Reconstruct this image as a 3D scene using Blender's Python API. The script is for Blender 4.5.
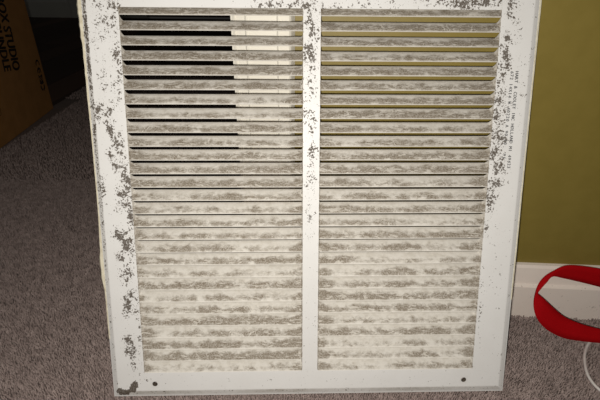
import bpy, bmesh, math, random
import numpy as np
from mathutils import Matrix, Vector

for o in list(bpy.data.objects):
    bpy.data.objects.remove(o, do_unlink=True)
scn = bpy.context.scene
COL = scn.collection
random.seed(4)
rng = np.random.default_rng(4)

# ------------------------------------------------------------------ camera, light, exposure
F = 433.0                      # focal length in pixels of the 600 x 400 frame
PITCH = math.radians(28.9)
ROLL = math.radians(-0.548)
H = 0.3995                      # lens height above the carpet
_d = Vector((math.sin(ROLL), math.cos(PITCH), math.sin(PITCH))).normalized()   # world down, camera axes (x right, y down, z forward)
_f = (Vector((0, 0, 1)) - _d * _d.z).normalized()
_r = _d.cross(_f)
def cam_to_world(c):
    c = Vector(c)
    return Vector((c.dot(_r), c.dot(_f), -c.dot(_d)))
LENS = Vector((0, 0, H))
cam_data = bpy.data.cameras.new('camera')
cam = bpy.data.objects.new('camera', cam_data)
COL.objects.link(cam)
cam_data.sensor_width = 36.0
cam_data.lens = F / 600.0 * 36.0
cam_data.clip_start = 0.01
ax, ay, az = cam_to_world((1, 0, 0)), cam_to_world((0, -1, 0)), cam_to_world((0, 0, -1))
cam.matrix_world = Matrix(((ax.x, ay.x, az.x, 0), (ax.y, ay.y, az.y, 0), (ax.z, ay.z, az.z, H), (0, 0, 0, 1)))
scn.camera = cam

world = bpy.data.worlds.new('world')
scn.world = world
world.use_nodes = True
world.node_tree.nodes['Background'].inputs['Color'].default_value = (1.0, 0.93, 0.85, 1)
world.node_tree.nodes['Background'].inputs['Strength'].default_value = 0.02

# the phone's flash, a small LED beside the lens
fl = bpy.data.lights.new('phone_flash', 'SPOT')
fl.energy = 8.6
fl.color = (1.0, 0.955, 0.88)
fl.shadow_soft_size = 0.004
fl.spot_size = math.radians(160)
fl.spot_blend = 0.6
flash = bpy.data.objects.new('phone_flash', fl)
COL.objects.link(flash)
flash.location = LENS + cam_to_world((-0.008, 0.013, 0.0))
flash.rotation_euler = cam_to_world((0.06, -0.10, 1)).to_track_quat('-Z', 'Y').to_euler()

vs = scn.view_settings
vs.view_transform = 'Standard'
vs.look = 'None'
vs.gamma = 1.0
vs.use_curve_mapping = False
vs.exposure = 0.0

# ------------------------------------------------------------------ pixel helpers (a pixel gives a direction only)
def pix_ray(u, v):
    return cam_to_world(((u - 300) / F, (v - 200) / F, 1.0))
def on_height(u, v, h=0.0):
    w = pix_ray(u, v)
    return LENS + w * ((h - H) / w.z)

# ------------------------------------------------------------------ node + material helpers
class NT:
    def __init__(self, name):
        self.m = bpy.data.materials.new(name)
        self.m.use_nodes = True
        self.t = self.m.node_tree
        self.b = self.t.nodes['Principled BSDF']
    def n(self, kind, **kw):
        nd = self.t.nodes.new(kind)
        for k, v in kw.items():
            setattr(nd, k, v)
        return nd
    def link(self, a, b):
        self.t.links.new(a, b)
    def put(self, sock, v):
        if isinstance(v, bpy.types.NodeSocket):
            self.link(v, sock)
        elif isinstance(v, (tuple, list)) and len(v) == 3 and sock.type == 'RGBA':
            sock.default_value = (*v, 1)
        else:
            sock.default_value = v
    def math(self, op, a, b=0.0, c=0.0, clamp=False):
        nd = self.n('ShaderNodeMath', operation=op, use_clamp=clamp)
        self.put(nd.inputs[0], a); self.put(nd.inputs[1], b); self.put(nd.inputs[2], c)
        return nd.outputs[0]
    def smooth(self, x, lo, hi):
        nd = self.n('ShaderNodeMapRange', interpolation_type='SMOOTHSTEP')
        self.put(nd.inputs[0], x); self.put(nd.inputs[1], lo); self.put(nd.inputs[2], hi)
        return nd.outputs[0]
    def noise(self, vec, scale, detail=3.0, rough=0.55, dist=0.0):
        nd = self.n('ShaderNodeTexNoise')
        self.put(nd.inputs['Vector'], vec)
        nd.inputs['Scale'].default_value = scale
        nd.inputs['Detail'].default_value = detail
        nd.inputs['Roughness'].default_value = rough
        nd.inputs['Distortion'].default_value = dist
        return nd.outputs[0]
    def mix(self, f, a, b):
        nd = self.n('ShaderNodeMix', data_type='RGBA')
        self.put(nd.inputs[0], f); self.put(nd.inputs[6], a); self.put(nd.inputs[7], b)
        return nd.outputs[2]
    def scalevec(self, vec, s):
        nd = self.n('ShaderNodeVectorMath', operation='MULTIPLY')
        self.put(nd.inputs[0], vec); nd.inputs[1].default_value = s
        return nd.outputs[0]
    def addvec(self, a, b):
        nd = self.n('ShaderNodeVectorMath', operation='ADD')
        self.put(nd.inputs[0], a); self.put(nd.inputs[1], b)
        return nd.outputs[0]
    def obj(self):
        return self.n('ShaderNodeTexCoord').outputs['Object']
    def attr(self, name):
        return self.n('ShaderNodeAttribute', attribute_name=name).outputs['Fac']
    def bump(self, h, strength, dist):
        nd = self.n('ShaderNodeBump')
        nd.inputs['Strength'].default_value = strength
        nd.inputs['Distance'].default_value = dist
        self.put(nd.inputs['Height'], h)
        self.link(nd.outputs[0], self.b.inputs['Normal'])
    def done(self, color, rough=0.5, spec=0.5):
        self.put(self.b.inputs['Base Color'], color)
        self.put(self.b.inputs['Roughness'], rough)
        self.put(self.b.inputs['Specular IOR Level'], spec)
        return self.m

def m_noise(name, c1, c2, scale, rough=0.6, spec=0.4, detail=4, bump=0.0, bdist=0.001):
    t = NT(name)
    o = t.obj()
    nz = t.noise(o, scale, detail)
    if bump:
        t.bump(nz, bump, bdist)
    return t.done(t.mix(t.smooth(nz, 0.3, 0.7), c1, c2), rough, spec)

# enamelled sheet of the grille: specks where the painted-on dust density is high; shade in the screw holes is painted too
def mat_enamel():
    t = NT('white_enamel')
    o = t.obj()
    dust_shade, smear_shade = t.attr('dust_shade'), t.attr('smear_shade')
    n1 = t.noise(o, 620, 2, 0.6)
    n2 = t.noise(o, 210, 3, 0.6)
    n3 = t.noise(o, 900, 2, 0.6)
    field = t.math('ADD', t.math('MULTIPLY', n1, 0.55), t.math('MULTIPLY', n2, 0.45))
    field = t.math('ADD', field, t.math('MULTIPLY', dust_shade, 0.30))
    mask = t.smooth(field, 0.645, 0.70)
    mask = t.math('MULTIPLY', mask, t.math('MULTIPLY_ADD', n3, 0.8, 0.52, clamp=True))
    fine = t.smooth(t.math('ADD', n3, t.math('MULTIPLY', dust_shade, 0.20)), 0.69, 0.73)
    base = t.mix(t.noise(o, 40, 3), (0.755, 0.75, 0.745), (0.70, 0.69, 0.675))
    smn = t.math('MULTIPLY', smear_shade, t.math('MULTIPLY_ADD', t.noise(o, 180, 4, 0.7), 1.3, 0.25), clamp=True)
    col = t.mix(smn, base, (0.25, 0.215, 0.165))
    col = t.mix(t.math('MULTIPLY', fine, 0.45), col, (0.22, 0.18, 0.14))
    col = t.mix(mask, col, (0.085, 0.066, 0.049))
    rgh = t.math('MULTIPLY_ADD', mask, 0.4, 0.46)
    t.bump(t.noise(o, 600, 2), 0.08, 0.0004)
    return t.done(col, rgh, 0.35)

# dusty louvres
def mat_slat():
    t = NT('dusty_white_louvre')
    oi = t.n('ShaderNodeObjectInfo')
    o = t.obj()
    sep = t.n('ShaderNodeSeparateXYZ'); t.link(o, sep.inputs[0])
    v = t.math('DIVIDE', sep.outputs[2], 0.00965)
    x = sep.outputs[0]
    off = t.n('ShaderNodeCombineXYZ')
    t.put(off.inputs[0], t.math('MULTIPLY', oi.outputs['Random'], 37.0))
    t.put(off.inputs[1], t.math('MULTIPLY', oi.outputs['Random'], 91.0))
    p = t.addvec(o, off.outputs[0])
    pl = t.scalevec(p, (1.0, 1.25, 1.25))
    n1 = t.noise(pl, 42, 4, 0.62, 0.6)
    n2 = t.noise(pl, 150, 4, 0.7, 0.3)
    grain = t.noise(p, 800, 3, 0.7)
    ends = t.smooth(t.math('ABSOLUTE', x), 0.066, 0.079)
    grime = t.attr('grime')          # upper louvres carry more grime
    rnd = t.math('MULTIPLY_ADD', oi.outputs['Random'], 0.20, -0.10)
    fld = t.math('ADD', t.math('MULTIPLY', n1, 1.15), t.math('MULTIPLY', n2, 0.55))
    fld = t.math('ADD', fld, t.math('MULTIPLY', ends, 0.22))
    fld = t.math('SUBTRACT', fld, t.math('MULTIPLY', t.math('POWER', t.math('ABSOLUTE', t.math('SUBTRACT', v, 0.30)), 1.5), 1.15))
    fld = t.math('ADD', fld, rnd)
    heavy = t.smooth(t.math('ADD', fld, oi.outputs['Alpha']), 0.50 + 1.0, 0.88 + 1.0)
    # wiped streaks
    ln = t.noise(t.scalevec(p, (1.0, 1.6, 1.6)), 55, 2, 0.5, 1.6)
    streak = t.math('SUBTRACT', 1.0, t.smooth(t.math('ABSOLUTE', t.math('SUBTRACT', ln, 0.52)), 0.006, 0.022))
    scr = t.noise(t.scalevec(p, (0.55, 2.0, 2.0)), 210, 3, 0.6, 0.8)
    streak = t.math('MULTIPLY', streak, t.smooth(t.noise(p, 24, 2), 0.50, 0.58))
    streak = t.math('MAXIMUM', streak, t.math('MULTIPLY', t.smooth(scr, 0.54, 0.64), 0.8))
    heavy = t.math('MULTIPLY', heavy, t.math('SUBTRACT', 1.0, t.math('MULTIPLY', streak, 0.75)))
    heavy = t.math('MULTIPLY', heavy, t.math('MULTIPLY_ADD', t.smooth(grain, 0.32, 0.66), 0.55, 0.50, clamp=True))
    clean = t.mix(t.smooth(n2, 0.35, 0.7), (0.68, 0.65, 0.60), (0.57, 0.535, 0.478))
    col = t.mix(heavy, clean, (0.205, 0.168, 0.125))
    col = t.mix(t.math('MULTIPLY', streak, 0.35), col, (0.70, 0.66, 0.59))
    # the rolled lower lip is bare paint
    lip = t.math('SUBTRACT', 1.0, t.smooth(v, 0.02, 0.09))
    col = t.mix(t.math('MULTIPLY', lip, 0.75), col, (0.74, 0.71, 0.66))
    t.bump(grain, 0.25, 0.0006)
    return t.done(col, 0.75, 0.25)

M = {}
M['enamel'] = mat_enamel()
M['slat'] = mat_slat()
M['caulk'] = m_noise('yellowed_caulk', (0.74, 0.69, 0.55), (0.60, 0.54, 0.40), 160, 0.6, 0.3, bump=0.4)
M['ink'] = m_noise('grey_stamp_ink', (0.10, 0.10, 0.105), (0.20, 0.20, 0.20), 900, 0.7, 0.2)
M['olive'] = m_noise('olive_wall_paint', (0.218, 0.164, 0.036), (0.203, 0.152, 0.032), 60, 0.5, 0.35, bump=0.12, bdist=0.0008)
M['trim'] = m_noise('white_trim_paint', (0.74, 0.70, 0.64), (0.68, 0.64, 0.58), 25, 0.4, 0.45)
M['casing'] = m_noise('cream_casing_paint', (0.80, 0.765, 0.68), (0.76, 0.72, 0.63), 25, 0.35, 0.45)
M['far_wall'] = m_noise('pale_grey_wall_paint', (0.62, 0.63, 0.58), (0.58, 0.59, 0.55), 8, 0.6, 0.3)
M['far_wood'] = m_noise('dark_brown_door_wood', (0.05, 0.022, 0.014), (0.035, 0.016, 0.01), 12, 0.6, 0.3)
M['cardboard'] = m_noise('brown_cardboard', (0.34, 0.165, 0.055), (0.29, 0.14, 0.045), 30, 0.85, 0.15)
M['print'] = m_noise('black_box_print', (0.012, 0.010, 0.008), (0.03, 0.02, 0.015), 80, 0.85, 0.1)
M['cord'] = m_noise('white_cord_plastic', (0.72, 0.68, 0.66), (0.66, 0.62, 0.60), 200, 0.4, 0.5)

def mat_trim_scuffed():
    t = NT('scuffed_white_baseboard_paint')
    o = t.obj()
    a = t.smooth(t.math('ADD', t.noise(o, 260, 3, 0.6), t.math('MULTIPLY', t.noise(o, 35, 2), 0.5)), 0.94, 0.99)
    base = t.mix(t.noise(o, 20, 3), (0.86, 0.78, 0.71), (0.79, 0.70, 0.63))
    return t.done(t.mix(t.math('MULTIPLY', a, 0.7), base, (0.20, 0.16, 0.13)), 0.45, 0.4)
M['baseboard'] = mat_trim_scuffed()

def mat_ribbon():
    t = NT('red_woven_ribbon')
    o = t.obj()
    w = t.noise(o, 1400, 2)
    t.bump(w, 0.3, 0.0004)
    return t.done(t.mix(t.smooth(w, 0.3, 0.7), (0.40, 0.001, 0.004), (0.32, 0.001, 0.003)), 0.8, 0.1)
M['ribbon'] = mat_ribbon()

def mat_pile():
    t = NT('taupe_carpet_yarn')
    o = t.obj()
    tone = t.attr('tone')
    big = t.smooth(t.noise(o, 75, 3, 0.65), 0.3, 0.7)
    f = t.math('ADD', t.math('MULTIPLY', tone, 0.55), t.math('MULTIPLY', big, 0.45), clamp=True)
    return t.done(t.mix(f, (0.195, 0.150, 0.138), (0.43, 0.345, 0.32)), 0.95, 0.1)
M['pile'] = mat_pile()
M['backing'] = m_noise('taupe_carpet_backing', (0.20, 0.16, 0.145), (0.26, 0.21, 0.19), 300, 0.95, 0.1, bump=0.6, bdist=0.004)
def mat_plank():
    t = NT('dark_floor_plank')
    oi = t.n('ShaderNodeObjectInfo')
    o = t.obj()
    g = t.noise(t.scalevec(o, (30.0, 2.0, 30.0)), 2.0, 4)
    c = t.mix(g, (0.055, 0.034, 0.026), (0.08, 0.05, 0.038))
    return t.done(t.mix(t.smooth(oi.outputs['Random'], 0.7, 0.9), c, (0.12, 0.07, 0.048)), 0.6, 0.2)
M['plank'] = mat_plank()

# ------------------------------------------------------------------ object helpers
def tag(o, label=None, cat=None, group=None, kind=None):
    for k, v in (('label', label), ('category', cat), ('group', group), ('kind', kind)):
        if v: o[k] = v
    return o
def empty(name, mat):
    o = bpy.data.objects.new(name, None)
    o.empty_display_size = 0.05
    COL.objects.link(o)
    o.matrix_world = mat
    return o
def mesh_obj(name, verts, faces, mat, parent=None, smooth=False):
    me = bpy.data.meshes.new(name)
    me.from_pydata([tuple(v) for v in verts], [], faces)
    me.update()
    if smooth:
        me.polygons.foreach_set('use_smooth', [True] * len(me.polygons))
    me.materials.append(mat)
    o = bpy.data.objects.new(name, me)
    COL.objects.link(o)
    if parent: o.parent = parent
    return o
def box_geo(x0, x1, y0, y1, z0, z1):
    v = [(x, y, z) for x in (x0, x1) for y in (y0, y1) for z in (z0, z1)]
    f = [(0, 1, 3, 2), (4, 6, 7, 5), (0, 4, 5, 1), (2, 3, 7, 6), (0, 2, 6, 4), (1, 5, 7, 3)]
    return v, f
def box_obj(name, b, mat, parent=None, bevel=0.0):
    v, f = box_geo(*b)
    o = mesh_obj(name, v, f, mat, parent)
    if bevel:
        bm = bmesh.new(); bm.from_mesh(o.data)
        bmesh.ops.bevel(bm, geom=bm.edges[:], offset=bevel, segments=2, affect='EDGES', profile=0.5)
        bm.to_mesh(o.data); bm.free()
    return o
def prism(name, prof, a, b, axis, mat, parent=None):
    """extrude a closed 2-d profile; axis 'x': prof = (y, z); axis 'z': prof = (x, y)"""
    n = len(prof)
    def P(q, s):
        return (s, q[0], q[1]) if axis == 'x' else (q[0], q[1], s)
    v = [P(q, a) for q in prof] + [P(q, b) for q in prof]
    f = [(i, (i + 1) % n, n + (i + 1) % n, n + i) for i in range(n)] + [tuple(range(n))[::-1], tuple(range(n, 2 * n))]
    o = mesh_obj(name, v, f, mat, parent)
    bm = bmesh.new(); bm.from_mesh(o.data); bmesh.ops.recalc_face_normals(bm, faces=bm.faces[:]); bm.to_mesh(o.data); bm.free()
    return o
def text_geo(s, size):
    cu = bpy.data.curves.new('lettering', 'FONT')
    cu.body = s; cu.size = size; cu.resolution_u = 3
    o = bpy.data.objects.new('lettering', cu)
    COL.objects.link(o)
    dg = bpy.context.evaluated_depsgraph_get()
    me = o.evaluated_get(dg).to_mesh()
    v = [tuple(q.co) for q in me.vertices]; f = [tuple(p.vertices) for p in me.polygons]
    o.evaluated_get(dg).to_mesh_clear()
    bpy.data.objects.remove(o); bpy.data.curves.remove(cu)
    return v, f

# ------------------------------------------------------------------ the setting
# wall frame: origin on the baseboard's face line below the lens axis, x along the wall, y into it
WALL_YAW = math.radians(-2.82)
WM = Matrix.Translation((0, 0.437, 0)) @ Matrix.Rotation(WALL_YAW, 4, 'Z')
WALL = 0.012          # wall face behind the baseboard's face
FLOOR = -0.005        # backing below the pile tips
DX0, DX1 = -0.850, -0.0580    # door opening
CASE = 0.058

def setting(o):
    o.matrix_world = WM
    return tag(o, kind='structure')

wr = setting(box_obj('wall_right', (DX1 + 0.004, 1.6, WALL, WALL + 0.115, FLOOR, 2.5), M['olive']))
setting(box_obj('wall_left', (-2.2, DX0 - 0.004, WALL, WALL + 0.115, FLOOR, 2.5), M['olive']))
setting(box_obj('wall_above_door', (DX0 - 0.004, DX1 + 0.004, WALL, WALL + 0.115, 2.06, 2.5), M['olive']))
bb_prof = [(0.012, FLOOR), (0.0, FLOOR), (0.0, 0.0445), (0.0042, 0.0475), (0.0060, 0.0700), (0.0078, 0.0735), (0.012, 0.0742)]
bx0 = DX1 - 0.0095 + 0.0615
setting(prism('baseboard_right', bb_prof, bx0, 1.6, 'x', M['baseboard']))
setting(prism('baseboard_left', bb_prof, -2.2, DX0 + 0.0095 - 0.0615, 'x', M['baseboard']))
# door frame: jambs, then moulded casing around the opening
door = empty('door_1', WM); tag(door, kind='structure')
box_obj('jamb', (DX1 - 0.0120, DX1 + 0.0039, WALL, WALL + 0.115, FLOOR, 2.06), M['casing'], door)
box_obj('jamb', (DX0 - 0.0039, DX0 + 0.012, WALL, WALL + 0.115, FLOOR, 2.06), M['casing'], door)
box_obj('head_jamb', (DX0 + 0.012, DX1 - 0.012, WALL, WALL + 0.115, 2.044, 2.0599), M['casing'], door)
def case_prof(x0, s):
    pts = [(0, 0.0), (0, -0.0065), (0.0025, -0.0078), (0.0035, -0.0068), (0.0125, -0.0082), (0.0140, -0.0100), (0.0155, -0.0090),
           (0.030, -0.0105), (0.0435, -0.0120), (0.0450, -0.0138), (0.0465, -0.0132), (0.0555, -0.0145), (0.0570, -0.0130), (0.0580, -0.0110), (0.0605, -0.004), (0.0605, 0.0)]
    return [(x0 + s * a, WALL + b) for a, b in pts]
prism('casing', case_prof(DX1 - 0.0095, 1), FLOOR, 2.12, 'z', M['casing'], door)
prism('casing', case_prof(DX0 + 0.0095, -1), FLOOR, 2.12, 'z', M['casing'], door)
box_obj('head_casing', (DX0 + 0.0100, DX1 - 0.0100, WALL - 0.012, WALL - 0.0001, 2.055, 2.12), M['casing'], door, 0.002)

# floor: carpet backing, pile, and a dark board floor past the carpet's edge
CARPET_X = -0.775
tag(box_obj('floor', (CARPET_X, 1.6, -1.2, 1.95, -0.03, FLOOR), M['backing']), kind='structure')
tag(box_obj('floor_entry', (-2.2, CARPET_X - 0.0005, -1.2, 0.56, -0.03, FLOOR), M['backing']), kind='structure')
wf = tag(empty('floor_boards', Matrix.Translation((0, 0, 0))), kind='structure')
def boards(x0, x1, y0, y1, w, L):
    j = 0
    x = x0
    while x < x1 - 1e-6:
        xe = min(x + w, x1)
        y = y0 - (0 if j % 2 else L * 0.5)
        while y < y1:
            a, b = max(y, y0), min(y + L, y1)
            if b - a > 0.02:
                v, f = box_geo(x + 0.0008, xe - 0.0008, a + 0.0008, b - 0.0008, -0.03, FLOOR - 0.001 + random.uniform(-0.0004, 0.0004))
                mesh_obj('plank', v, f, M['plank'], wf)
            y += L
        x = xe; j += 1
boards(-2.6, CARPET_X - 0.001, 0.565, 3.65, 0.12, 1.25)
boards(CARPET_X - 0.001, 1.0, 1.955, 3.65, 0.12, 1.25)

def carpet_pile():
    pts = []
    def scatter(x0, x1, y0, y1, sp, w, hgt):
        xs = np.arange(x0, x1, sp); ys = np.arange(y0, y1, sp)
        g = np.stack(np.meshgrid(xs, ys), -1).reshape(-1, 2)
        g += rng.uniform(-0.5, 0.5, g.shape) * sp
        pts.append(np.column_stack([g, np.full(len(g), w), np.full(len(g), hgt)]))
    scatter(-0.62, 0.62, -0.05, 0.22, 0.006, 0.0042, 0.0055)
    scatter(0.10, 0.62, 0.22, 0.45, 0.0022, 0.0017, 0.0052)
    scatter(-0.62, 0.10, 0.22, 0.80, 0.0023, 0.0018, 0.0052)
    scatter(CARPET_X + 0.002, 0.25, 0.80, 1.40, 0.0052, 0.0032, 0.0055)
    scatter(CARPET_X + 0.002, 0.25, 1.40, 1.94, 0.008, 0.005, 0.0055)
    scatter(CARPET_X + 0.002, -0.62, 0.45, 0.80, 0.005, 0.003, 0.0055)
    P = np.concatenate(pts)
    # nothing grows inside the walls
    c, s = math.cos(-WALL_YAW), math.sin(-WALL_YAW)
    X, Y = P[:, 0], P[:, 1] - 0.437
    wx, wy = c * X - s * Y, s * X + c * Y
    inside = (wy > -0.001) & (wy < 0.13) & (wx > DX1 - 0.013)
    hid = (wy > 0.13) & (wx > DX1 + 0.15)
    inbox = (P[:, 0] < CARPET_X + 0.055) & (P[:, 1] > 0.80) & (P[:, 1] < 1.40)
    P = P[~inside & ~hid & ~inbox]
    n = len(P)
    lean = rng.normal(0, 0.0011, (n, 2)) + np.array([0.0003, -0.0004])
    hgt = P[:, 3] * rng.uniform(0.82, 1.15, n)
    ang = rng.uniform(0, 2 * math.pi, n)
    V = np.zeros((n, 7, 3)); tone = np.zeros((n, 7))
    base = rng.beta(2.2, 2.2, n)
    for k in range(3):
        a = ang + k * 2 * math.pi / 3
        V[:, k, 0] = P[:, 0] + P[:, 2] * 0.75 * np.cos(a); V[:, k, 1] = P[:, 1] + P[:, 2] * 0.75 * np.sin(a); V[:, k, 2] = FLOOR - 0.0005
        V[:, 3 + k, 0] = P[:, 0] + lean[:, 0] * 0.7 + P[:, 2] * 0.62 * np.cos(a + 0.5); V[:, 3 + k, 1] = P[:, 1] + lean[:, 1] * 0.7 + P[:, 2] * 0.62 * np.sin(a + 0.5)
        V[:, 3 + k, 2] = FLOOR + hgt * 0.75
    V[:, 6, 0] = P[:, 0] + lean[:, 0]; V[:, 6, 1] = P[:, 1] + lean[:, 1]; V[:, 6, 2] = FLOOR + hgt
    tone[:] = base[:, None]
    f = []
    for k in range(3):
        k2 = (k + 1) % 3
        f += [(k, k2, 3 + k2), (k, 3 + k2, 3 + k), (3 + k, 3 + k2, 6)]
    f = np.array(f)
    FI = (f[None] + (np.arange(n) * 7)[:, None, None]).reshape(-1)
    me = bpy.data.meshes.new('carpet_pile')
    me.vertices.add(n * 7); me.vertices.foreach_set('co', V.reshape(-1))
    nf = n * len(f)
    me.loops.add(nf * 3); me.loops.foreach_set('vertex_index', FI)
    me.polygons.add(nf); me.polygons.foreach_set('loop_start', np.arange(nf) * 3)
    me.update(calc_edges=True); me.validate()
    at = me.attributes.new('tone', 'FLOAT', 'POINT'); at.data.foreach_set('value', tone.reshape(-1))
    me.materials.append(M['pile'])
    o = bpy.data.objects.new('carpet_pile', me); COL.objects.link(o)
    tag(o, 'short taupe grey cut pile of the carpet', 'carpet', kind='stuff')
carpet_pile()

# far side of the next room
FY = 3.66
fx1 = (pix_ray(146, 18) * (FY / pix_ray(146, 18).y)).x
tx0 = (pix_ray(71, 10) * (FY / pix_ray(71, 10).y)).x
tag(box_obj('wall_far', (-3.2, fx1, FY, FY + 0.1, -0.03, 2.5), M['far_wall']), kind='structure')
tag(prism('baseboard_far', [(FY, -0.006), (FY - 0.014, -0.006), (FY - 0.014, 0.105), (FY - 0.009, 0.118), (FY - 0.006, 0.124), (FY, 0.125)], -3.2, tx0, 'x', M['far_wall']), kind='structure')
tag(prism('trim_1', [(tx0, FY), (tx0, FY - 0.018), (tx0 + 0.015, FY - 0.022), (tx0 + 0.07, FY - 0.016), (tx0 + 0.08, FY - 0.010), (tx0 + 0.08, FY)], -0.006, 2.1, 'z', M['far_wall']), kind='structure')
dr = tag(empty('door_2', Matrix.Translation((fx1, FY, 0))), kind='structure')
box_obj('door_panel', (0.002, 0.80, 0.02, 0.06, 0.004, 2.03), M['far_wood'], dr, 0.003)
for px in (0.10, 0.46):
    for z0, z1 in ((0.22, 0.90), (1.05, 1.88)):
        box_obj('raised_panel', (px, px + 0.25, 0.012, 0.0199, z0, z1), M['far_wood'], dr, 0.004)
tag(box_obj('wall_far_right', (fx1 + 0.802, 1.6, FY, FY + 0.1, -0.03, 2.5), M['far_wall']), kind='structure')

# ------------------------------------------------------------------ the grille
RG = [math.radians(a) for a in (10.7347, -1.4572, -0.1798)]
RC = Matrix.Rotation(RG[2], 3, 'Z') @ Matrix.Rotation(RG[1], 3, 'Y') @ Matrix.Rotation(RG[0], 3, 'X')
TC = Vector((0.010412, 0.0, 0.41372))
gx, gd, gi = (cam_to_world(RC.col[i]) for i in range(3))
gc = LENS + cam_to_world(TC)
LIP = 0.0022                                      # depth of the turned-back rim
OL, OR, OB, OT = -0.2026, 0.2049, -0.2071, 0.2008     # outer edges of the rim, from the louvre field's middle
IL, IR, IB, IT = -0.1966, 0.1983, -0.1993, 0.1929     # edges of the flat face
AX, AB, AT, MUL = 0.1694, -0.1783, 0.1719, 0.0077     # louvre field

def gmat(local):
    p = gc + gx * local[0] + gi * local[1] - gd * local[2]
    return Matrix(((gx.x, gi.x, -gd.x, p.x), (gx.y, gi.y, -gd.y, p.y), (gx.z, gi.z, -gd.z, p.z), (0, 0, 0, 1)))
# root at the middle of the bottom edge
grille = empty('air_return_grille', gmat((0, LIP, OB)))
tag(grille, 'dirty white metal air return grille with two columns of dusty louvres standing on carpet', 'vent grille')
def GL(x, y, z):                  # centre-based plate coordinates -> local to the root
    return (x, y - LIP, z - OB)
_K = Matrix(((F, 0, 300), (0, F, 200), (0, 0, 1)))
_Hm = _K @ Matrix((RC.col[0], RC.col[1], TC)).transposed()
_Hi = np.array(_Hm.inverted())
def pix_to_plate(u, v):
    w = _Hi @ np.array([u, v, 1.0])
    return w[0] / w[2], -w[1] / w[2]          # x right, z up

# dust on the sheet: blobs given by photo pixels (cx, cy, rx, ry, tilt, amount)
BLOBS = [(100, 15, 9, 40, 0, .32), (113, 20, 8, 40, .05, .40), (119, 60, 6, 30, .1, .42), (104, 80, 6, 25, 0, .28), (107, 112, 8, 10, 0, .45), (117, 90, 7, 18, 0, .36),
         (111.5, 133, 3, 12, .35, .95), (116, 141, 3, 9, .3, .85), (111, 158, 3, 8, .3, .85), (116, 166, 4, 6, 0, .85), (124, 165, 5, 9, 0, .60), (126, 182, 6, 13, 0, .78), (122, 192, 5, 9, 0, .65), (121, 150, 5, 18, 0, .40),
         (126, 203, 7, 6, 0, .7), (131, 212, 4, 22, 0, .55), (119, 206, 6, 6, 0, .5), (120, 236, 7, 6, .3, .78), (127, 246, 5, 8, 0, .85), (120, 257, 4, 5, 0, .75), (132, 247, 3, 12, 0, .7), (128, 274, 7, 9, 0, .55), (130, 294, 4, 4, 0, .85),
         (128, 305, 4, 9, 0, .8), (128, 340, 5, 4, .2, .85), (127, 351, 4, 5, 0, .55), (133, 354, 3, 10, 0, .65), (134, 366, 3, 6, 0, .55), (140, 338, 3, 25, 0, .35), (138, 310, 3, 18, 0, .4),
         (103, 190, 3, 14, 0, .4), (98, 110, 4, 8, 0, .65), (146, 380, 4, 1.2, 0, .6),
         (311, 8, 9, 8, 0, .55), (303, 4, 14, 4, 0, .45), (272, 5, 22, 5, 0, .42), (312, 28, 7, 18, 0, .52), (311, 55, 7, 20, 0, .48), (312, 85, 7, 18, 0, .36), (309, 120, 6, 18, 0, .40), (312, 155, 6, 18, 0, .36), (309, 178, 6, 12, 0, .36), (310, 215, 6, 22, 0, .24), (311, 300, 6, 60, 0, .10),
         (333, 6, 12, 5, 0, .36), (380, 4, 30, 5, 0, .26), (430, 3, 20, 5, 0, .30), (470, 3, 26, 6, 0, .80), (488, 1, 14, 6, 0, .70), (510, 4, 3, 5, 0, .85), (510, 14, 4, 4, 0, .55), (517, 14, 5, 16, 0, .32), (507, 38, 5, 8, 0, .45), (505, 52, 5, 10, 0, .60), (506, 64, 5, 9, 0, .68), (501, 76, 5, 14, 0, .5),
         (499, 96, 6, 12, 0, .55), (503, 106, 6, 10, 0, .5), (498, 120, 6, 14, 0, .58), (497, 136, 7, 9, 0, .58), (502, 140, 5, 5, 0, .66), (494, 152, 5, 12, 0, .55), (499, 168, 6, 10, 0, .5), (496, 181, 6, 5, 0, .66), (490, 196, 6, 9, 0, .62), (491, 210, 4, 5, 0, .5), (488, 225, 4, 10, 0, .3), (521, 80, 4, 40, 0, .18), (500, 250, 10, 40, 0, .10), (480, 300, 3, 40, 0, .25),
         (469, 362, 2, 2, 0, .95), (472, 366, 1.6, 1.6, 0, .95), (285, 368, 4, 1.6, 0, .95)]
POLYS = [[(117, 391), (119, 387), (124, 390), (129, 389), (132, 383), (135.5, 379.5), (137.5, 385), (136, 392), (128, 394.5), (119, 395)]]
def in_poly(x, y, P):
    c = False
    for i in range(len(P)):
        (x1, y1), (x2, y2) = P[i - 1], P[i]
        if (y1 > y) != (y2 > y) and x < (x2 - x1) * (y - y1) / (y2 - y1) + x1:
            c = not c
    return c
def plate_to_pix(x, z):
    w = np.array(_Hm) @ np.array([x, -z, 1.0])
    return w[0] / w[2], w[1] / w[2]
def dust_at(x, z):
    u, v = plate_to_pix(x, z)
    d = 0.03
    for cx, cy, rx, ry, tl, am in BLOBS:
        dy = v - cy; dx = u - cx - tl * dy
        q = (dx / rx) ** 2 + (dy / ry) ** 2
        if q < 6: d = max(d, (am * 1.25 if am < 0.5 else 0.59 + (am - 0.5) * 0.6) * math.exp(-q * 0.5))
    for P in POLYS:
        if in_poly(u, v, P): d = 1.35
    return d

def grid_lines(lo, hi, marks, step):
    ks = sorted(set([lo, hi] + [m for m in marks if lo < m < hi]))
    out = []
    for a, b in zip(ks[:-1], ks[1:]):
        n = max(1, round((b - a) / step))
        out += [a + (b - a) * i / n for i in range(n)]
    return out + [ks[-1]]

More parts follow.
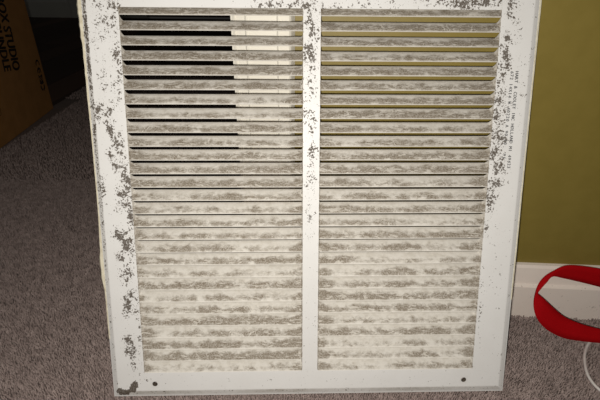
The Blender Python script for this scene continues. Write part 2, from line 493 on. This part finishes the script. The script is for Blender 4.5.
HOLES = [(x, z) for z in (pix_to_plate(155, 384)[1], 0.1822) for x in (pix_to_plate(155, 384)[0], pix_to_plate(463.6, 380.5)[0])]
def build_plate():
    hs = 0.005
    mx = [-AX, -MUL, MUL, AX] + [h[0] + s for h in HOLES for s in (-hs, hs)]
    mz = [AB, AT] + [h[1] + s for h in HOLES for s in (-hs, hs)]
    xs = grid_lines(IL, IR, mx, 0.0017); zs = grid_lines(IB, IT, mz, 0.0017)
    vid = {}; V = []; D = []; S = []; Fc = []
    def vert(x, y, z, d, s):
        k = (round(x * 1e6), round(y * 1e6), round(z * 1e6))
        if k not in vid:
            vid[k] = len(V); V.append(GL(x, y, z)); D.append(d); S.append(s)
        return vid[k]
    def flat(x, z):
        k = (round(x * 1e6), 0, round(z * 1e6))
        return vid[k] if k in vid else vert(x, 0, z, dust_at(x, z), 0.0)
    e = 1e-6
    for i in range(len(xs) - 1):
        for j in range(len(zs) - 1):
            cx, cz = (xs[i] + xs[i + 1]) / 2, (zs[j] + zs[j + 1]) / 2
            if AB < cz < AT and MUL < abs(cx) < AX: continue
            if any(abs(cx - h[0]) < hs and abs(cz - h[1]) < hs for h in HOLES): continue
            Fc.append((flat(xs[i], zs[j]), flat(xs[i + 1], zs[j]), flat(xs[i + 1], zs[j + 1]), flat(xs[i], zs[j + 1])))
    # screw holes: square patch around a round, dished hole
    for hx, hz in HOLES:
        X = [x for x in xs if hx - hs - e <= x <= hx + hs + e]; Z = [z for z in zs if hz - hs - e <= z <= hz + hs + e]
        ring = [(x, Z[0]) for x in X[:-1]] + [(X[-1], z) for z in Z[:-1]] + [(x, Z[-1]) for x in X[:0:-1]] + [(X[0], z) for z in Z[:0:-1]]
        loops = [[flat(x, z) for x, z in ring]]
        for r, dep in ((0.0027, 0.0), (0.0025, 0.0006), (0.0024, 0.0045)):
            loops.append([vert(hx + r * math.cos(a), dep, hz + r * math.sin(a), 1.5 if dep else 0.0, 1.0 if dep else 0.1) for a in [math.atan2(z - hz, x - hx) for x, z in ring]])  # hole walls coloured dark, painting in the shade of the hole
        for A, B in zip(loops[:-1], loops[1:]):
            for k in range(len(A)):
                k2 = (k + 1) % len(A)
                Fc.append((A[k], A[k2], B[k2], B[k]))
    # bevelled rim: flat edge -> slope -> short return
    def rim(side):
        lines = xs if side in 'tb' else zs
        for a, b in zip(lines[:-1], lines[1:]):
            prev = None
            for q in (a, b):
                col = []
                for w, dep in ((0, 0.0), (0.14, 0.0001), (0.5, LIP * 0.42), (0.9, LIP * 0.93), (1.0, LIP), (1.0, LIP + 0.0012)):
                    if side in 'lr':
                        x = (IL + (OL - IL) * w) if side == 'l' else (IR + (OR - IR) * w)
                        q2 = OB + (q - IB) / (IT - IB) * (OT - OB); z = q + (q2 - q) * w
                    else:
                        z = (IB + (OB - IB) * w) if side == 'b' else (IT + (OT - IT) * w)
                        q2 = OL + (q - IL) / (IR - IL) * (OR - OL); x = q + (q2 - q) * w
                    if w == 0:
                        col.append(flat(x, z))
                    else:
                        u, v = plate_to_pix(x, z)
                        if side == 'l':
                            d = 0.50 * max(0, 1 - v / 330) + .25; s = 0.10 + 0.20 * max(0, 1 - abs(v - 150) / 190)
                        elif side == 'b':
                            d = 0.20; s = 0.42 + .15 * math.sin(u * .05)
                        elif side == 'r':
                            d = 0.15; s = 0.05
                        else:
                            d = 0.3; s = 0.2
                        if w > 0.85: s *= 0.1; d *= 0.3
                        dd = dust_at(x, z)
                        col.append(vert(x, dep, z, max(d, dd), s))
                if prev:
                    for k in range(len(col) - 1):
                        Fc.append((prev[k], col[k], col[k + 1], prev[k + 1]))
                prev = col
    for s in 'lrtb': rim(s)
    o = mesh_obj('face_plate', V, Fc, M['enamel'], grille)
    bm = bmesh.new(); bm.from_mesh(o.data)
    bmesh.ops.recalc_face_normals(bm, faces=bm.faces[:])
    bm.to_mesh(o.data); bm.free()
    me = o.data
    for nm, arr in (('dust_shade', D), ('smear_shade', S)):
        at = me.attributes.new(nm, 'FLOAT', 'POINT'); at.data.foreach_set('value', arr)
    md = o.modifiers.new('sheet', 'SOLIDIFY'); md.thickness = 0.0007; md.offset = -1
    return o
plate = build_plate()
PITCHR = 0.0127
def build_slat():
    L = AX - MUL
    half = L / 2
    tpos = [0, 0.0002, 0.0004, 0.0007, 0.0011, 0.0017, 0.005, 0.012]
    xs = [-half + t for t in tpos] + [-half + L * k / 6 for k in range(1, 6)] + [half - t for t in tpos[::-1]]
    prof = [(-0.0030, 0.0), (-0.0025, 0.0009), (-0.0012, 0.0027), (0.0012, 0.0053), (0.0038, 0.0078), (0.0056, 0.0091), (0.0063, 0.00935)]
    flat = [(0, 0.0), (0, 0.0011), (0, 0.0036), (0, 0.0072), (0, 0.0102), (0, 0.0120), (0, PITCHR)]
    V = []; Fc = []; n = len(prof)
    for x in xs:
        d = half - abs(x)
        t = max(0.0, min(1.0, (d - 0.0002) / 0.0015)); s = math.sqrt(1 - (1 - t) ** 2)
        pp = [(a[0] * s + b[0] * (1 - s), a[1] * s + b[1] * (1 - s)) for a, b in zip(prof, flat)]
        fr = []; bk = []
        for k, (y, z) in enumerate(pp):
            y0, z0 = pp[max(0, k - 1)]; y1, z1 = pp[min(n - 1, k + 1)]
            ty, tz = y1 - y0, z1 - z0; l = math.hypot(ty, tz) or 1
            fr.append((x, y, z)); bk.append((x, y + 0.0007 * tz / l, z - 0.0007 * ty / l))
        V += fr + bk
    m = 2 * n
    for i in range(len(xs) - 1):
        a, b = i * m, (i + 1) * m
        for k in range(n - 1):
            Fc.append((a + k, b + k, b + k + 1, a + k + 1))
            Fc.append((a + n + k, a + n + k + 1, b + n + k + 1, b + n + k))
        Fc.append((a, a + n, b + n, b)); Fc.append((a + n - 1, b + n - 1, b + 2 * n - 1, a + 2 * n - 1))
    me = bpy.data.meshes.new('slat')
    me.from_pydata(V, [], Fc); me.update()
    bm = bmesh.new(); bm.from_mesh(me); bmesh.ops.recalc_face_normals(bm, faces=bm.faces[:]); bm.to_mesh(me); bm.free()
    me.materials.append(M['slat'])
    return me
slat_me = build_slat()
for row in range(28):
    for sx in (-1, 1):
        o = bpy.data.objects.new('slat', slat_me)
        COL.objects.link(o); o.parent = grille
        o.location = GL(sx * (AX + MUL) / 2, 0.0, 0.00023 - PITCHR * (row + 1 - 14))
        g = max(0.0, 1 - row / 12.0)
        o.color = (1, 1, 1, 1.0 + 0.12 * g - 0.02 + (-0.22 if row == 27 else 0))     # grime carried by this louvre

# yellowed caulk left along the sides
def caulk(name, side, rows):
    """rows: (z, how far it stands out past the rim)"""
    V = []; Fc = []
    for z, w in rows:
        x = OL if side < 0 else OR
        s = side
        V += [GL(x - s * 0.0008, LIP - 0.0006, z), GL(x + s * w * 0.55, LIP - 0.0004, z), GL(x + s * w, LIP + 0.0015, z), GL(x + s * w * 0.8, LIP + 0.0050, z), GL(x - s * 0.0008, LIP + 0.0055, z)]
    for i in range(len(rows) - 1):
        for k in range(5):
            a, b = i * 5 + k, i * 5 + (k + 1) % 5
            Fc.append((a, b, b + 5, a + 5))
    Fc += [(0, 1, 2, 3, 4), tuple(range(len(V) - 5, len(V)))]
    o = mesh_obj(name, V, Fc, M['caulk'], grille)
    bm = bmesh.new(); bm.from_mesh(o.data); bmesh.ops.recalc_face_normals(bm, faces=bm.faces[:]); bm.to_mesh(o.data); bm.free()
    return o
def caulk_rows(side, keys, n):
    rows = []
    for i in range(n):
        v = keys[0][0] + (keys[-1][0] - keys[0][0]) * i / (n - 1)
        for (a, wa), (b, wb) in zip(keys[:-1], keys[1:]):
            if a <= v <= b:
                w = wa + (wb - wa) * (v - a) / (b - a)
        rows.append((pix_to_plate(90 if side < 0 else 525, v)[1], max(0.0003, w * random.uniform(0.82, 1.12))))
    return rows
tag(caulk('caulk_bead', -1, caulk_rows(-1, [(-25, .0030), (0, .0036), (25, .0036), (45, .0024), (80, .0016), (92, .0020), (130, .0006), (180, .0004), (215, .0005), (240, .0020), (258, .0034), (280, .0034), (292, .0006), (340, .0004)], 90)), 'yellowed caulk still stuck to the rim')
tag(caulk('caulk_bead', 1, caulk_rows(1, [(-25, .0014), (30, .0010), (90, .0006), (200, .0004), (250, .0007), (300, .0004)], 60)), 'yellowed caulk still stuck to the rim')

# maker's stamp, two lines read downwards on the right margin
def stamp(name, s, p0, p1, size):
    a = Vector(pix_to_plate(*p0)); b = Vector(pix_to_plate(*p1))
    adv = (b - a) / (len(s))
    dirx = adv.normalized(); up = Vector((-dirx.y, dirx.x))
    V = []; Fc = []
    for i, ch in enumerate(s):
        if ch == ' ': continue
        tv, tf = text_geo(ch, size)
        w = max(q[0] for q in tv) - min(q[0] for q in tv)
        sc = min(1.0, adv.length * 0.86 / w)
        if ch in '1I': sc = 1.0
        x0 = min(q[0] for q in tv)
        pad = (adv.length - w * sc) / 2
        for j, (ex, ey) in enumerate(((0, 0), (0.00022, 0.00012), (-0.00016, -0.00012))):
            n = len(V)
            for q in tv:
                P = a + adv * i + dirx * (pad + (q[0] - x0) * sc + ex) + up * (q[1] - size * 0.35 + ey)
                V.append(GL(P.x, -0.00012 - 0.00002 * j, P.y))
            Fc += [tuple(n + k for k in f) for f in tf]
    return mesh_obj(name, V, Fc, M['ink'], grille)
stamp('stamped_lettering', 'HART & COOLEY INC HOLLAND MI 49423', (517.2, 71), (508.6, 168.5), 0.0042)
stamp('stamped_lettering', '672 14X14 W 40220 A 90 10   91', (512.3, 71), (503.8, 159), 0.0042)

# ------------------------------------------------------------------ cardboard box
bA = on_height(0, 149.5, FLOOR); bB = on_height(54, 108.5, FLOOR)
dirb = (bB - bA); dirb.z = 0; dirb.normalize()
out = Vector((dirb.y, -dirb.x, 0))           # face normal, towards the right
BL, BW, BH = 0.52, 0.34, 0.62
bm4 = Matrix(((dirb.x, -out.x, 0, bB.x), (dirb.y, -out.y, 0, bB.y), (0, 0, 1, FLOOR), (0, 0, 0, 1)))   # local x along the face (far end at 0), y into the box
cbox = empty('cardboard_box', bm4)
tag(cbox, 'brown cardboard box with black sideways lettering standing on the floor', 'box')
box_obj('body', (-BL, 0, 0.0, BW, 0.0, BH), M['cardboard'], cbox, 0.003)
for y0, y1 in ((0.0, BW / 2 - 0.001), (BW / 2 + 0.001, BW)):
    box_obj('top_flap', (-BL + 0.001, -0.001, y0, y1, BH + 0.0001, BH + 0.004), M['cardboard'], cbox)
def box_hit(u, v):
    w = pix_ray(u, v); s = (bB - LENS).dot(out) / w.dot(out)
    q = LENS + w * s - bB
    return Vector((q.dot(dirb), q.z))
class Print:
    """flat print on the box face: text basis reads downwards, tops of the letters to the far end"""
    def __init__(self, o, e, t):
        self.o = box_hit(*o)                      # baseline start
        self.dx = (box_hit(*e) - self.o); self.len = self.dx.length; self.dx.normalize()
        self.up = Vector((-self.dx.y, self.dx.x))
        self.cap = abs((box_hit(*t) - box_hit(*e)).dot(self.up))
    def at(self, a, b):
        P = self.o + self.dx * a + self.up * b
        return (P.x, -0.0006, P.y)
def print_text(name, s, pr, k=None, end=None):
    tv, tf = text_geo(s, 1.0)
    x0, x1 = min(q[0] for q in tv), max(q[0] for q in tv)
    k = k or pr.len / (x1 - x0)
    sh = 0.0 if end is None else pr.len - k * (x1 - x0)
    # a bolder cut of the letters: three slightly shifted copies
    V = []; Fc = []
    for j, (ex, ey) in enumerate(((0, 0), (0.055, 0.0), (-0.05, 0.03), (0.0, 0.05))):
        n = len(V)
        V += [tuple(Vector(pr.at(sh + ((q[0] - x0) + ex) * k, (q[1] / 0.73 + ey) * pr.cap)) + Vector((0, -0.00005 * j, 0))) for q in tv]
        Fc += [tuple(n + i for i in f) for f in tf]
    mesh_obj(name, V, Fc, M['print'], cbox)
    return k
p1 = Print((-4.8, -4.5), (13.2, 70.5), (20.0, 67.5))
kk = print_text('printed_lettering', 'BOX STUDIO', p1)
p2 = Print((-12.0, 5.0), (4.2, 71.5), (11.0, 69.0))
print_text('printed_lettering', 'BUNDLE', p2, kk, True)
def stroke(pr, pts, w, z=0.0):
    V = []; Fc = []
    for i, (a, b) in enumerate(pts):
        p, q = pts[max(0, i - 1)], pts[min(len(pts) - 1, i + 1)]
        tx, ty = q[0] - p[0], q[1] - p[1]; l = math.hypot(tx, ty) or 1
        V += [pr.at(a - ty / l * w / 2, b + tx / l * w / 2), pr.at(a + ty / l * w / 2, b - tx / l * w / 2)]
    for i in range(len(pts) - 1):
        Fc.append((2 * i, 2 * i + 2, 2 * i + 3, 2 * i + 1))
    return V, Fc
def mark(name, pr, strokes, w):
    V = []; Fc = []
    for st in strokes:
        v, f = stroke(pr, st, w); n = len(V)
        V += v; Fc += [tuple(n + i for i in q) for q in f]
    mesh_obj(name, V, Fc, M['print'], cbox)
def arc(cx, cy, r, a0, a1, n=12):
    return [(cx + r * math.cos(math.radians(a0 + (a1 - a0) * i / n)), cy + r * math.sin(math.radians(a0 + (a1 - a0) * i / n))) for i in range(n + 1)]
pm = Print((34.5, 60.0), (41.5, 90.5), (45.2, 89.8))
c = pm.cap; Lm = pm.len; h = c / 2
mark('conformity_mark', pm, [arc(h, h, h * 0.8, 70, 290), arc(h + Lm * 0.25, h, h * 0.8, 70, 290), [(h + Lm * 0.25 - h * 0.8, h), (h + Lm * 0.25 + h * 0.4, h)]], c * 0.20)
b0 = Lm * 0.52
mark('bin_mark', pm, [[(b0, c * 0.9), (b0 + c * 0.15, 0.05 * c), (b0 + c * 0.6, 0.05 * c), (b0 + c * 0.75, c * 0.9), (b0, c * 0.9)], [(b0 - c * 0.1, 0), (b0 + c * 0.9, c)], [(b0 - c * 0.1, c), (b0 + c * 0.9, 0)]], c * 0.14)
mark('recycling_mark', pm, [arc(Lm * 0.88, h, h * 0.85, 10, 110), arc(Lm * 0.88, h, h * 0.85, 130, 230), arc(Lm * 0.88, h, h * 0.85, 250, 350)], c * 0.26)
pq = Print((-8, 108), (-6.5, 116), (0.8, 113))
c = pq.cap; Lq = pq.len
mark('outline_mark', pq, [[(0, c * 0.9), (Lq * 0.15, c), (Lq * 0.85, c), (Lq, c * 0.9), (Lq, 0), (0, 0), (0, c * 0.9)]], c * 0.05)

# ------------------------------------------------------------------ red ribbon loop propped against the baseboard
def catmull(P, n):
    P = [Vector(p) for p in P]; out_ = []
    for i in range(len(P) - 1):
        p0, p1_, p2_, p3 = P[max(0, i - 1)], P[i], P[i + 1], P[min(len(P) - 1, i + 2)]
        for j in range(n):
            t = j / n
            out_.append(0.5 * ((2 * p1_) + (p2_ - p0) * t + (2 * p0 - 5 * p1_ + 4 * p2_ - p3) * t * t + (3 * p1_ - p0 - 3 * p2_ + p3) * t ** 3))
    return out_ + [P[-1]]
def at_gap(u, v, gap):
    """point on the pixel's ray that lies gap metres in front of the baseboard's face"""
    w = pix_ray(u, v); nrm = WM.to_3x3() @ Vector((0, 1, 0)); o0 = WM @ Vector((0, -gap, 0))
    return LENS + w * ((o0 - LENS).dot(nrm) / w.dot(nrm))
# (outer edge pixel, inner edge pixel, gap of each edge to the baseboard)
RIB = [((700, 349), (700, 337), .055, .053), ((650, 346.5), (650, 334), .055, .052), ((625, 345), (625, 333), .052, .047), ((600, 343), (600, 329), .050, .043), ((580, 341), (580, 323.5), .049, .041), ((562, 337.5), (564, 316.5), .047, .038), ((546, 329), (552, 306.5), .044, .035),
       ((537, 318.5), (545, 299.8), .040, .032), ((533.6, 307), (540.2, 295.6), .034, .029), ((534.2, 297), (537.8, 293.2), .028, .0285), ((538, 284.5), (541, 289), .022, .0265), ((545, 276), (547, 282.3), .017, .0225),
       ((555, 270), (552.8, 276.6), .013, .018), ((565, 265.8), (563, 278.2), .011, .014), ((578, 265.6), (578, 281.5), .010, .012), ((600, 268.8), (600, 287), .010, .011), ((625, 274), (625, 294), .012, .012), ((650, 281), (650, 302), .016, .014), ((690, 296), (690, 316), .024, .021), ((722, 318), (720, 332), .038, .034), ((722, 336), (720, 338), .050, .046), ((700, 348), (700, 336), .0545, .0525)]
oe = catmull([at_gap(*r[0], r[2]) for r in RIB], 6); ie = catmull([at_gap(*r[1], r[3]) for r in RIB], 6)
V = []; Fc = []
for a, b in zip(oe, ie):
    V += [a.lerp(b, k / 3) for k in range(4)]
for i in range(len(oe) - 1):
    for k in range(3):
        Fc.append((4 * i + k, 4 * i + k + 1, 4 * i + k + 5, 4 * i + k + 4))
rb = mesh_obj('ribbon', V, Fc, M['ribbon'], None, True)
md = rb.modifiers.new('weave', 'SOLIDIFY'); md.thickness = 0.0007; md.offset = 0
tag(rb, 'red ribbon curled in a loop on the carpet against the baseboard', 'ribbon')
print('RIBBON z', min(v.z for v in V), max(v.z for v in V))

# white cord on the carpet
def tube(name, pts, r, mat, parent=None, n=8):
    V = []; Fc = []
    for i, p in enumerate(pts):
        t = (pts[min(i + 1, len(pts) - 1)] - pts[max(i - 1, 0)]).normalized()
        s = t.cross(Vector((0, 0, 1))).normalized(); u = s.cross(t)
        V += [p + (s * math.cos(2 * math.pi * k / n) + u * math.sin(2 * math.pi * k / n)) * r for k in range(n)]
    for i in range(len(pts) - 1):
        for k in range(n):
            Fc.append((i * n + k, i * n + (k + 1) % n, (i + 1) * n + (k + 1) % n, (i + 1) * n + k))
    Fc += [tuple(range(n))[::-1], tuple(range(len(V) - n, len(V)))]
    return mesh_obj(name, V, Fc, mat, parent, True)
cp = catmull([on_height(u, v, 0.0022) for u, v in ((612, 329), (598, 335), (589.5, 342.5), (585.2, 352), (584.8, 362), (587.5, 374), (593, 383), (600, 390), (612, 399), (632, 409))], 6)
tag(tube('power_cord', cp, 0.0016, M['cord']), 'thin white cord curving over the carpet from under the red ribbon', 'cord')
